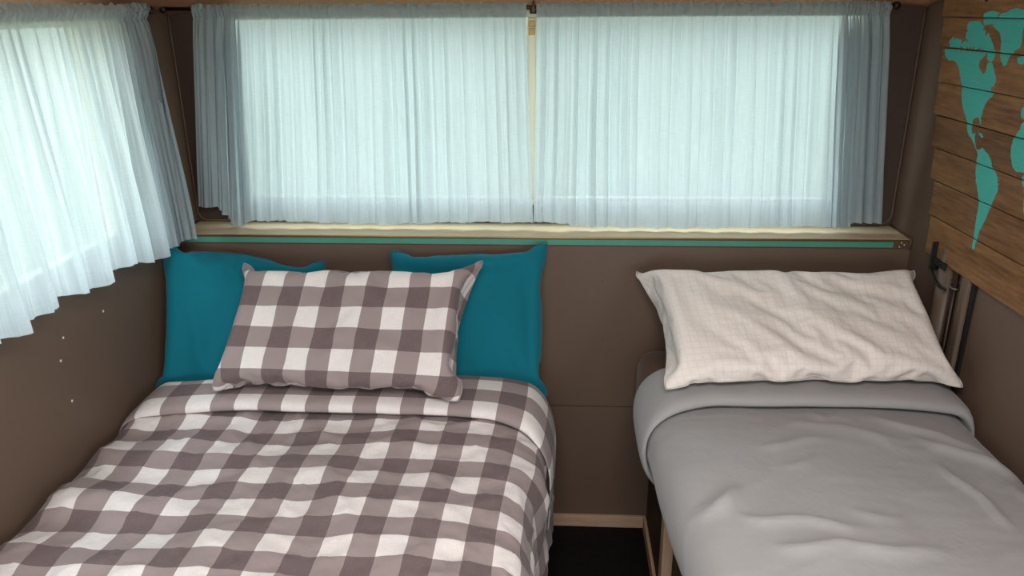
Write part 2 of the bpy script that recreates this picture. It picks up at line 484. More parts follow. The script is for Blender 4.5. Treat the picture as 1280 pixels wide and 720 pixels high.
# ------------------------------------------------------------------ curtains
def curtain(name, frame, s_top, s_bot, top, hem, seed, dense, amp, big, label, group, nx=560, nz=80, lean=0.003):
    """frame(s, off, z) -> point; s runs along the rod, off towards the room.
    dense: list of (start, end) fractions gathered into deep folds"""
    rng = np.random.RandomState(seed)
    u = np.linspace(0, 1, nx)
    w = np.ones(nx)
    for a, b in dense:
        w += 2.2 * sstep(a - .03, a + .03, u) * (1 - sstep(b - .03, b + .03, u))
    dn = (w - 1) / 2.2
    cloth = np.cumsum(w); cloth = (cloth - cloth[0]) / (cloth[-1] - cloth[0])     # cloth coordinate
    L = abs(s_top[1] - s_top[0]) * 1.6
    q = cloth * L
    ph = rng.rand(8) * 6.28
    V = np.linspace(0, 1, nz) ** 1.35
    pos = np.zeros((nz, nx, 3)); uv = np.zeros((nz, nx, 2))
    warp = 0.012 * noise2(q * 14, q * 0 + 3.3, seed)
    for j, v in enumerate(V):
        z_t = top(u); z_h = hem(u)
        z = z_t + (z_h - z_t) * v
        dq = warp + 0.010 * noise2(q * 9, np.full(nx, v * 1.5), seed + 1) * v
        k = q + dq
        f1 = np.sin(k * 2 * np.pi / 0.034 + ph[0]); f2 = np.sin(k * 2 * np.pi / 0.0205 + ph[1] + 1.5 * np.sin(q * 23))
        f3 = np.sin(k * 2 * np.pi / 0.115 + ph[2] + 2.0 * np.sin(q * 5 + ph[5]))
        g = 0.45 + 1.3 * np.clip(noise2(q * 7, q * 0 + v * 0.6, seed + 2) + 0.25, 0, 1)
        near = sstep(0.02, 0.2, v)
        off = amp * g * (f1 * (0.45 + 0.55 * near) + 0.7 * f2 * (1.1 - 0.4 * v) + 0.35 * np.sin(k * 2 * np.pi / 0.0098 + ph[6]) * np.clip(1.5 * noise2(q * 5, q * 0 + 7.7, seed + 9) + .3, 0, 1))
        off += big * f3 * sstep(0.1, 1.0, v) + lean * v
        off += dn * amp * 2.6 * np.sin(k * 2 * np.pi / 0.05 + ph[3]) * (0.35 + 0.65 * near)
        # rod pocket: bulges round the rod, pinched along its seam
        d = z_t - z
        pocket = 0.008 * np.exp(-((d - 0.014) / 0.011) ** 2) - 0.003 * np.exp(-((d - 0.036) / 0.006) ** 2)
        ruffle = np.exp(-(d / 0.02) ** 2)
        off = off * (1 - 0.55 * np.exp(-((d - 0.018) / 0.016) ** 2)) + pocket + 0.004
        near_p = np.exp(-(d / 0.034) ** 4)
        off += near_p * (0.0070 * noise2(q * 38 + d * 30, d * 55 + q * 6, seed + 7) + 0.0045 * noise2(q * 80 - d * 40, d * 40, seed + 8) + 0.0012)
        zz = z + ruffle * 0.0065 * (noise2(q * 42, q * 0 + 9.1, seed + 3) + 0.8 * noise2(q * 95, q * 0 + 2.2, seed + 5))
        sj = (s_top[0] + (s_bot[0] - s_top[0]) * v) * (1 - u) + (s_top[1] + (s_bot[1] - s_top[1]) * v) * u
        sj = sj + (0.5 * amp + dn * 0.006) * np.cos(k * 2 * np.pi / 0.034 + ph[4]) * (0.5 + 0.5 * near)
        pos[j] = frame(sj, off, zz)
        uv[j, :, 0] = q; uv[j, :, 1] = z
    o = grid_mesh(name, pos, uv, M_CURT)
    tag(o, label, 'curtain', group)
    # back layer of the rod pocket
    m = 9; back = np.zeros((m, nx, 3)); buv = np.zeros((m, nx, 2))
    for j, v in enumerate(np.linspace(0, 1, m)):
        z = top(u) - 0.002 - 0.034 * v
        f1 = np.sin(q * 2 * np.pi / 0.034 + ph[0])
        off = -0.010 - 0.006 * math.sin(v * math.pi) + 0.0025 * f1 + 0.009 * (v ** 4)
        sj = s_top[0] * (1 - u) + s_top[1] * u
        back[j] = frame(sj, off, z + 0.002 * noise2(q * 40, q * 0 + 1.7, seed + 4) * (1 - v))
        buv[j, :, 0] = q; buv[j, :, 1] = z
    b = grid_mesh('rod_pocket', back, buv, M_CURT)
    b.parent = o
    return o

def fr_back(s, off, z):
    return np.stack([s, RY - 0.004 - off, z], -1)
def fr_left(s, off, z):
    return np.stack([LX + 0.004 + off, s, z], -1)
G = 'pale curtains at the caravan windows'
curtain('curtain', fr_back, (-0.94, -0.024), (-1.005, -0.005), lambda u: 1.612 - .004 * u,
        lambda u: 0.997 + .004 * np.sin(u * 9) - .016 * np.exp(-((u - .115) / .022) ** 2) + 0.045 * (1 - sstep(0.05, 0.10, u)), 11, [(-.1, .14)], 0.0042, 0.006,
        'pale blue sheer curtain on left half of the wide end window', G)
curtain('curtain.001', fr_back, (0.003, 0.928), (-0.003, 0.985), lambda u: 1.608 - .004 * u,
        lambda u: 0.992 + .004 * np.sin(u * 7 + 2) + .016 * sstep(.90, .93, u) + .008 * (1 - sstep(.1, .11, u)), 23, [(.86, 1.1)], 0.0042, 0.006,
        'pale blue sheer curtain on right half of the wide end window', G, lean=0.012)
curtain('curtain.002', fr_left, (-0.112, -1.47), (-0.125, -1.47), lambda u: 1.613 - .006 * u,
        lambda u: 1.004 + .028 * sstep(0, .4, u) + .010 * np.sin(u * 33), 37, [(-.1, .085)], 0.0042, 0.020,
        'bright pale blue curtain hanging along the left side wall', G, 680, lean=0.026)

# ------------------------------------------------------------------ map board
ROWS = [1.645, 1.565, 1.493, 1.409, 1.329, 1.249, 1.170, 1.082, 0.983]
STARTS = [0.005, -0.004, -0.032, -0.036, -0.056, -0.078, -0.106, -0.122]
_F = dict(f=962., pit=.3482, yaw=.0605, rol=-.0092, C=np.array([.0627, -2.119, 1.594]))
def cam_axes():
    cp, sp = math.cos(_F['pit']), math.sin(_F['pit']); cy, sy = math.cos(_F['yaw']), math.sin(_F['yaw'])
    F = np.array([-sy * cp, cy * cp, -sp]); R0 = np.array([cy, sy, 0]); U0 = np.cross(R0, F)
    r = _F['rol']
    return math.cos(r) * R0 + math.sin(r) * U0, -math.sin(r) * R0 + math.cos(r) * U0, F
CR, CU, CF = cam_axes()
# outlines of the painted land on the board, as (y, z) in metres on the wall
LAND = [[(-0.043,1.49),(-0.046,1.481),(-0.053,1.473),(-0.075,1.463),(-0.098,1.466),(-0.113,1.461),(-0.131,1.45),(-0.146,1.429),(-0.159,1.412),(-0.162,1.39),(-0.16,1.402),(-0.168,1.378),(-0.181,1.361),(-0.197,1.347),(-0.215,1.327),(-0.227,1.309),(-0.238,1.302),(-0.253,1.297),(-0.263,1.287),(-0.28,1.276),(-0.289,1.27),(-0.288,1.254),(-0.292,1.229),(-0.304,1.21),(-0.3,1.212),(-0.318,1.19),(-0.333,1.162),(-0.334,1.136),(-0.336,1.109),(-0.339,1.083),(-0.344,1.059),(-0.354,1.058),(-0.353,1.078),(-0.357,1.106),(-0.371,1.134),(-0.378,1.158),(-0.388,1.184),(-0.397,1.208),(-0.395,1.224),(-0.382,1.234),(-0.395,1.215),(-0.394,1.229),(-0.379,1.242),(-0.358,1.251),(-0.347,1.267),(-0.333,1.276),(-0.314,1.283),(-0.299,1.287),(-0.291,1.28),(-0.284,1.278),(-0.271,1.287),(-0.263,1.298),(-0.258,1.317),(-0.252,1.308),(-0.243,1.315),(-0.237,1.328),(-0.236,1.341),(-0.244,1.346),(-0.259,1.348),(-0.272,1.333),(-0.277,1.335),(-0.269,1.349),(-0.271,1.367),(-0.277,1.383),(-0.285,1.392),(-0.3,1.401),(-0.3,1.409),(-0.295,1.408),(-0.287,1.418),(-0.301,1.425),(-0.305,1.436),(-0.298,1.447),(-0.287,1.458),(-0.28,1.466),(-0.271,1.471),(-0.26,1.47),(-0.254,1.464),(-0.256,1.453),(-0.252,1.445),(-0.241,1.447),(-0.228,1.452),(-0.22,1.462),(-0.22,1.471),(-0.227,1.477),(-0.24,1.484),(-0.241,1.492),(-0.156,1.494)],[(-0.057,1.495),(-0.055,1.511),(-0.061,1.518),(-0.077,1.52),(-0.103,1.514),(-0.124,1.514),(-0.149,1.512),(-0.133,1.519),(-0.13,1.532),(-0.129,1.547),(-0.135,1.555),(-0.156,1.557),(-0.186,1.558),(-0.198,1.55),(-0.212,1.545),(-0.219,1.535),(-0.235,1.531),(-0.248,1.519),(-0.263,1.508),(-0.268,1.5),(-0.28,1.492),(-0.28,1.48),(-0.274,1.474),(-0.261,1.473),(-0.249,1.478),(-0.248,1.49),(-0.241,1.494),(-0.216,1.496),(-0.142,1.496)],[(-0.199,1.563),(-0.199,1.572),(-0.214,1.578),(-0.241,1.58),(-0.267,1.576),(-0.259,1.571),(-0.256,1.564),(-0.248,1.557),(-0.236,1.551),(-0.213,1.549),(-0.2,1.555)],[(-0.259,1.564),(-0.271,1.574),(-0.296,1.579),(-0.319,1.585),(-0.334,1.586),(-0.36,1.582),(-0.378,1.573),(-0.378,1.563),(-0.365,1.556),(-0.365,1.541),(-0.37,1.52),(-0.369,1.508),(-0.348,1.498),(-0.338,1.486),(-0.333,1.472),(-0.324,1.466),(-0.313,1.474),(-0.303,1.484),(-0.295,1.495),(-0.291,1.515),(-0.28,1.534),(-0.255,1.544),(-0.242,1.551),(-0.245,1.557)],[(-0.366,1.488),(-0.39,1.492),(-0.41,1.491),(-0.412,1.48),(-0.391,1.476),(-0.383,1.473),(-0.373,1.479)],[(-0.266,1.324),(-0.276,1.318),(-0.288,1.315),(-0.3,1.31),(-0.288,1.307),(-0.274,1.314)],[(-0.42,1.39),(-0.428,1.394),(-0.442,1.392),(-0.448,1.376),(-0.438,1.368),(-0.426,1.37),(-0.421,1.375)],[(-0.431,1.361),(-0.428,1.346),(-0.415,1.327),(-0.414,1.307),(-0.416,1.291),(-0.434,1.268),(-0.452,1.26),(-0.468,1.264),(-0.482,1.264),(-0.474,1.255),(-0.473,1.249),(-0.487,1.236),(-0.497,1.218),(-0.498,1.203),(-0.504,1.188),(-0.522,1.172),(-0.553,1.161),(-0.582,1.185),(-0.599,1.238),(-0.575,1.307),(-0.579,1.335),(-0.54,1.359),(-0.496,1.365),(-0.457,1.368)],[(-0.431,1.437),(-0.441,1.459),(-0.48,1.477),(-0.563,1.478),(-0.641,1.474),(-0.659,1.425),(-0.546,1.417),(-0.477,1.415),(-0.443,1.419)]]
def sdf(py, pz):
    best = np.full(py.shape, -1e9)
    for poly in LAND:
        P = np.array(poly); Q = np.roll(P, -1, 0)
        d = np.full(py.shape, 1e9); ins = np.zeros(py.shape, bool)
        for (ax, az), (b_x, bz) in zip(P, Q):
            ex, ez = b_x - ax, bz - az
            L2 = ex * ex + ez * ez + 1e-12
            t = np.clip(((py - ax) * ex + (pz - az) * ez) / L2, 0, 1)
            d = np.minimum(d, np.hypot(py - ax - t * ex, pz - az - t * ez))
            c = ((az > pz) != (bz > pz)) & (py < (b_x - ax) * (pz - az) / (bz - az + 1e-12) + ax)
            ins ^= c
        best = np.maximum(best, np.where(ins, d, -d))
    return best

t, woodcol, fgrain = wood('map_plank_wood', lin(164, 122, 80), lin(82, 52, 30), along='Y', rough=0.75)
saw = t.noise(t.mapping(t.n('ShaderNodeTexCoord').outputs['Object'], (1, 260, 6)), 1.0, 2, 0.5)
woodcol = t.mix(t.math('MULTIPLY', t.math('SUBTRACT', saw, 0.45), 1.4, True), woodcol, lin(104, 74, 48))
at = t.n('ShaderNodeAttribute', attribute_name='land'); nco = t.n('ShaderNodeTexCoord').outputs['Object']
worn = t.noise(nco, 110, 3, 0.6)
edge = t.math('ADD', at.outputs['Fac'], t.math('MULTIPLY', t.math('SUBTRACT', worn, 0.5), 0.006))
on = t.math('GREATER_THAN', edge, 0.0)
rub = t.noise(t.mapping(nco, (200, 25, 200)), 1.0, 4, 0.6)
teal = t.mix(rub, lin(66, 170, 158), lin(86, 190, 176))
on = t.math('MULTIPLY', on, t.math('SUBTRACT', 1.0, t.math('MULTIPLY', t.math('GREATER_THAN', rub, 0.66), 0.5)))
M_MAP = t.done(t.principled(t.mix(on, woodcol, teal), 0.7, t.bump(fgrain, 0.4, 0.0015), spec=0.25))

board = thing('wooden_map', 'rustic plank board with a teal painted world map on right wall', 'wall art', (1.03, -0.35, 0.99))
rng = np.random.RandomState(5)
XF = 1.03
for i in range(8):
    y1, y0, z1, z0 = STARTS[i], -1.25, ROWS[i] - 0.0012, ROWS[i + 1] + 0.0012
    ny_, nz_ = 260, 18
    yy = np.linspace(y1, y0, ny_); zz = np.linspace(z0, z1, nz_)
    Y, Z = np.meshgrid(yy, zz)
    # gently wavy sawn edges
    wl = 0.0016 * noise2(Y * 14, Y * 0 + i, 3); wh = 0.0016 * noise2(Y * 14, Y * 0 + i + 40, 4)
    k = (Z - z0) / (z1 - z0); Z = Z + (wl * (1 - k) + wh * k) * 0.6
    Y = Y + (0.003 * noise2(Z * 40, Z * 0 + i * 3.1, 8)) * (1 - sstep(0, .02, y1 - Y))
    X = np.full(Y.shape, XF + rng.uniform(-.0015, .0015))
    rim = np.minimum(np.minimum(k, 1 - k) * (z1 - z0), y1 - Y)
    X = X + 0.0012 * (1 - sstep(0, 0.002, rim))
    pos = np.stack([X, Y, Z], -1)
    front = grid_mesh('plank', pos, None, M_MAP)
    a = front.data.attributes.new('land', 'FLOAT', 'POINT')
    D_ = sdf(Y, Z)
    # rubbed, broken paint among the northern islands
    isl = sstep(1.474, 1.480, Z) * (1 - sstep(1.545, 1.556, Z)) * (1 - sstep(.215, .235, -Y))
    D_ = D_ - .016 * isl * np.clip(ridge(Y * 34, Z * 34, 61, .9) + noise2(Y * 60, Z * 60, 62) - .35, 0, 1)
    a.data.foreach_set('value', D_.astype(np.float32).reshape(-1))
    bmp = bmesh.new(); bmp.from_mesh(front.data)
    be = [e for e in bmp.edges if e.is_boundary]
    r = bmesh.ops.extrude_edge_only(bmp, edges=be)
    nv = [g for g in r['geom'] if isinstance(g, bmesh.types.BMVert)]
    for v in nv: v.co.x = HW - 0.001
    bmesh.ops.recalc_face_normals(bmp, faces=bmp.faces)
    bmp.to_mesh(front.data); bmp.free()
    front.data.polygons.foreach_set('use_smooth', [False] * len(front.data.polygons)); adopt(board, front)

# ------------------------------------------------------------------ upright rail and hook on the right wall
rail = thing('wall_rail', 'taupe upright rail with dark hook and ring below the wooden map', 'rail', (1.04, -0.33, 0.30))
def up(bm, pts, r, seg=12): tube(bm, pts, r, seg)
bm = bmesh.new()
pr = [(HW - .001 - 0.022 * math.sin(a), -0.225 + 0.028 * math.cos(a)) for a in np.linspace(0, math.pi, 12)]
lo = [bm.verts.new((x, y, 0.42)) for x, y in pr]; hi = [bm.verts.new((x, y, 1.02)) for x, y in pr]
for i in range(len(pr) - 1): bm.faces.new((lo[i], lo[i + 1], hi[i + 1], hi[i]))
bm.faces.new(lo); bm.faces.new(list(reversed(hi))); bm.faces.new((lo[0], hi[0], hi[-1], lo[-1]))
adopt(rail, from_bm('half_round_moulding', bm, M_RAIL, None, True))
bm = bmesh.new(); bx(bm, HW - .018, HW - .001, -0.352, -0.318, 0.42, 1.04); adopt(rail, from_bm('upright', bm, M_RAIL, None, False, .006))
bm = bmesh.new(); bx(bm, HW - .008, HW - .001, -0.366, -0.352, 0.42, 1.04); adopt(rail, from_bm('dark_gap_strip', bm, M_BLACK))  # shade of the gap beside the upright, put in as a black strip
bm = bmesh.new(); up(bm, [(HW - .012, -0.290, 0.42), (HW - .012, -0.290, 1.03)], 0.006); adopt(rail, from_bm('rod', bm, M_BRONZE, None, True))
bm = bmesh.new(); bx(bm, HW - .034, HW - .001, -0.190, -0.186, 0.955, 1.030); adopt(rail, from_bm('bracket_plate', bm, M_BLACK, None, False, .001))
bm = bmesh.new(); bx(bm, HW - .03, HW - .024, -0.256, -0.19, 0.975, 0.992); adopt(rail, from_bm('bracket_arm', bm, M_BLACK, None, False, .001))
bm = bmesh.new()
hk = [(HW - .030, -0.192 - 0.09 * tt, 0.962 - 0.030 * math.sin(min(1, tt * 1.15) * math.pi * .62)) for tt in np.linspace(0, 1, 12)]
tube(bm, hk, 0.0035, 8); adopt(rail, from_bm('hook', bm, M_BLACK, None, True))
bm = bmesh.new()
tube(bm, [(HW - .012 + 0.011 * math.cos(a), -0.290 + 0.011 * math.sin(a), 0.945 + .003 * math.sin(a)) for a in np.linspace(0, 2 * math.pi, 17)], 0.003, 8, False)
e = from_bm('ring', bm, M_STEEL, None, True); e['label'] = 'bright steel ring'; adopt(rail, e)

# ------------------------------------------------------------------ beds
def rounded_block(name, x0, x1, y0, y1, z0, z1, r, mat, parent, uvs=True):
    bm = bmesh.new(); bx(bm, x0, x1, y0, y1, z0, z1)
    bmesh.ops.bevel(bm, geom=list(bm.edges), offset=r, segments=6, profile=0.5, affect='EDGES')
    uvl = bm.loops.layers.uv.new('UVMap')
    for f in bm.faces:
        n = f.normal
        for l in f.loops:
            c = l.vert.co
            l[uvl].uv = (c.x, c.y) if abs(n.z) > .6 else ((c.x, c.z) if abs(n.y) > .6 else (c.y, c.z))
    return from_bm(name, bm, mat, parent, True)

FOOT = -2.0
bedL = thing('bed', 'wide bed under the gingham duvet against the left wall', 'bed', (-0.5, -1.0, 0))
bm = bmesh.new(); bx(bm, -1.045, 0.004, FOOT + .05, -0.003, 0.0, 0.262)
adopt(bedL, from_bm('base', bm, M_BASE, None, False, .004))
adopt(bedL, rounded_block('mattress', -1.028, -0.006, FOOT + .05, -0.004, 0.264, 0.55, 0.04, M_MATT2, None))
bedR = thing('bed.001', 'narrow bed under the plain grey duvet against the right wall', 'bed', (0.7, -1.0, 0))
bm = bmesh.new(); bx(bm, 0.364, 1.045, FOOT + .05, -0.003, 0.0, 0.45)
adopt(bedR, from_bm('base', bm, M_BASE, None, False, .004))
adopt(bedR, rounded_block('mattress', 0.410, 1.026, FOOT + .05, -0.312, 0.452, 0.66, 0.045, M_MATT2, None))
m = rounded_block('head_cushion', 0.303, 1.042, -0.278, -0.006, 0.452, 0.648, 0.05, M_MATT, None)
m['label'] = 'dark brown upholstered head cushion'; adopt(bedR, m)
bm = bmesh.new(); bx(bm, 0.336, 0.363, -0.52, -0.475, 0.0, 0.43)
e = from_bm('post', bm, M_PALEZ, None, False, .003); e['label'] = 'pale wood post'; adopt(bedR, e)

def chaikin(p, n=3):
    p = np.array(p, float)
    for _ in range(n):
        a = p[:-1] * .75 + p[1:] * .25; b = p[:-1] * .25 + p[1:] * .75
        q = np.empty((2 * len(a), 2)); q[0::2] = a; q[1::2] = b
        p = np.vstack([p[:1], q, p[-1:]])
    return p
def resample(p, step):
    d = np.r_[0, np.cumsum(np.hypot(*np.diff(p, axis=0).T))]
    n = int(d[-1] / step) + 1
    s = np.linspace(0, d[-1], n)
    return np.stack([np.interp(s, d, p[:, 0]), np.interp(s, d, p[:, 1])], -1), s

def duvet(name, section, path, disp, shift, mat, label, ustep=0.009, vstep=0.009, mir=None):
    sec, su = resample(chaikin(section), ustep)
    tan = np.gradient(sec, axis=0); tan /= np.hypot(*tan.T)[:, None]
    nor = np.stack([-tan[:, 1], tan[:, 0]], -1)
    pth, sv = resample(chaikin(path), vstep)
    ptan = np.gradient(pth, axis=0); ptan /= np.hypot(*ptan.T)[:, None]
    # path goes head-wards first on the flap and foot-wards after: its outward normal
    pn = np.stack([ptan[:, 1], -ptan[:, 0]], -1)
    S, V = np.meshgrid(su, sv)
    SX = np.broadcast_to(sec[:, 0], S.shape); SZ = np.broadcast_to(sec[:, 1], S.shape)
    PY = np.broadcast_to(pth[:, 0][:, None], S.shape); PO = np.broadcast_to(pth[:, 1][:, None], S.shape)
    dy, dn = shift(SX, PY, PO, V)
    D = disp(SX, PY, PO, S, V)
    off = PO + dn
    nx = np.broadcast_to(nor[:, 0], S.shape); nz = np.broadcast_to(nor[:, 1], S.shape)
    pny = np.broadcast_to(pn[:, 0][:, None], S.shape); pnn = np.broadcast_to(pn[:, 1][:, None], S.shape)
    o_n = off + D * pnn
    X = SX + nx * o_n; Z = SZ + nz * o_n; Y = PY + dy + D * pny
    if mir is not None: X, Y, Z = mir(X, Y, Z)
    o = grid_mesh(name, np.stack([X, Y, Z], -1), np.stack([S, V], -1), mat)
    return tag(o, label, 'duvet')

def crease(x, y, x0, y0, x1, y1, w, h):
    ex, ey = x1 - x0, y1 - y0; L = math.hypot(ex, ey)
    t = ((x - x0) * ex + (y - y0) * ey) / L
    d = ((x - x0) * -ey + (y - y0) * ex) / L
    d = d + 0.006 * np.sin(t * 40)
    return h * np.exp(-(d / w) ** 2) * sstep(-0.03, 0.06, t) * (1 - sstep(L - .06, L + .03, t))

# left: gingham
secL = [(-1.044, .40), (-1.043, .54), (-1.036, .60), (-.98, .617), (-.7, .622), (-.3, .622), (-.06, .615), (.022, .588), (.058, .53), (.062, .44), (.052, .27)]
pathL = [(-.33, .004), (-.405, .004), (-.428, .012), (-.430, .026), (-.415, .038), (-.35, .046), (-.27, .044), (-.232, .036), (-.222, .018), (-.232, .002), (-.30, -.004),
         (-.42, -.004), (-.52, .0), (-.8, .0), (-1.3, .0), (-1.9, .0), (-1.99, -.02), (-2.0, -.10), (-2.0, -.2)]
def shiftL(x, y, o, v):
    tip = (1 - sstep(.0, .30, v))
    dy = tip * (0.010 * noise2(x * 4, x * 0 + .7, 5) - 0.050 * sstep(-.75, -1.04, x) - 0.06 * sstep(-.12, .06, x)) * sstep(-.26, -.40, y)
    dy = dy - 0.065 * sstep(-.55, -1.0, x) * sstep(-.32, -.25, y) * (1 - sstep(.36, .5, v))
    side = np.maximum(sstep(-.02, .06, x), 0.75 * sstep(-.97, -1.04, x))
    dn = 0.007 * tip * noise2(x * 5, y * 3, 9) * (1 - side) - o * side * .85
    return dy, dn
def dispL(x, y, o, s, v):
    main = sstep(.34, .48, v)
    d = 0.020 * noise2(s * 2.6, v * 2.6, 21) + 0.014 * noise2(s * 5.5, v * 6, 22) + 0.007 * noise2(s * 11 + v * 5, v * 13, 23) + 0.0028 * noise2(s * 24 - v * 9, v * 34, 29)
    d += 0.022 * sstep(-.85, -1.0, x) * np.exp(-((y + .33) / .1) ** 2)
    d += 0.004 * ridge(s * 5 + v * 2.5, v * 6 - s, 24) + 0.0035 * ridge(s * 8 - v * 3, v * 9, 25, .7)
    d += 0.010 * np.sin(v * 2 * np.pi / .21 + 3 * noise2(s * 2, v * 2, 27)) * sstep(-.60, -.98, x)
    side = sstep(.0, .05, x)
    d += side * 0.020 * noise2(v * 7, s * 2.5, 26)
    x_in = 1 - sstep(-1.0, -1.04, x)
    return d * (0.12 + 0.88 * main) * x_in
def mirL(X, Y, Z):
    X = X - 0.034 * sstep(-.25, -.9, Y) * sstep(-.45, .05, X)
    return np.maximum(X, -1.046), Y, Z
duvet('duvet', secL, pathL, dispL, shiftL, M_GING, 'brown and white gingham duvet with its top turned back on the wide bed', mir=mirL)

# right: plain grey
secR = [(.372, .495), (.335, .510), (.296, .545), (.281, .60), (.292, .665), (.345, .698), (.45, .703), (.7, .706), (.95, .700), (1.018, .685), (1.038, .63), (1.042, .50)]
pathR = [(-.40, .004), (-.47, .004), (-.492, .010), (-.495, .022), (-.482, .034), (-.44, .038), (-.35, .036), (-.308, .030), (-.296, .014), (-.308, .0), (-.40, -.004),
         (-.50, -.004), (-.60, .0), (-.9, .0), (-1.3, .0), (-1.9, .0), (-1.99, -.02), (-2.0, -.10), (-2.0, -.2)]
def shiftR(x, y, o, v):
    tip = (1 - sstep(.0, .26, v))
    dy = tip * (0.006 * noise2(x * 5, x * 0 + .7, 35) - 0.055 * sstep(.46, .28, x)) * sstep(-.36, -.45, y)
    side = np.maximum(sstep(.36, .28, x) * .6, 0.8 * sstep(1.0, 1.04, x))
    dn = 0.005 * tip * noise2(x * 6, y * 3, 39) * (1 - side) - o * side * .85
    return dy, dn
def dispR(x, y, o, s, v):
    main = sstep(.26, .42, v)
    d = 0.012 * noise2(s * 2.3, v * 2.0, 48) + 0.006 * noise2(s * 5, v * 4, 42) + 0.0025 * noise2(s * 12 + v * 3, v * 10, 43) + 0.0018 * noise2(s * 9 + v * 22, v * 30 - s * 8, 45) * np.clip(.4 + 1.5 * noise2(s * 3, v * 3, 46), 0, 1)
    d += 0.0018 * ridge(s * 3.2 + v * 2.2, v * 3.0 - s * 1.2, 47, .4)
    for c in ((.86, -.60, 1.02, -.72, .016, .010), (.80, -.52, 1.0, -.64, .012, .008), (.50, -.66, .66, -.62, .012, .006), (.52, -.74, .62, -.70, .010, .004),
              (.86, -.70, .90, -.90, .010, .008), (.98, -.76, 1.0, -.86, .010, .006), (.40, -.90, .62, -.93, .012, .009), (.62, -.88, .70, -.90, .010, .006),
              (.33, -.88, .42, -.82, .018, .014), (.66, -.49, .69, -.54, .008, .007), (.72, -.49, .70, -.54, .006, .006), (.60, -.54, .84, -.62, .020, .004),
              (.45, -.98, .74, -.99, .014, .008)):
        d = d + (crease(x, y, *c) + .6 * crease(x, y, c[0], c[1] + .004, c[2], c[3] + .006, c[4] * .45, c[5] * .8)) * main
    return d * (0.12 + 0.88 * main) * (1 - sstep(1.005, 1.04, x))
def mirR(X, Y, Z):
    X = X + .020 * sstep(-.50, -.95, Y) * sstep(.50, .34, X)
    return np.minimum(X, 1.046), Y, Z
duvet('duvet.001', secR, pathR, dispR, shiftR, M_GREY, 'plain grey duvet with its top edge folded back on the narrow bed', mir=mirR)

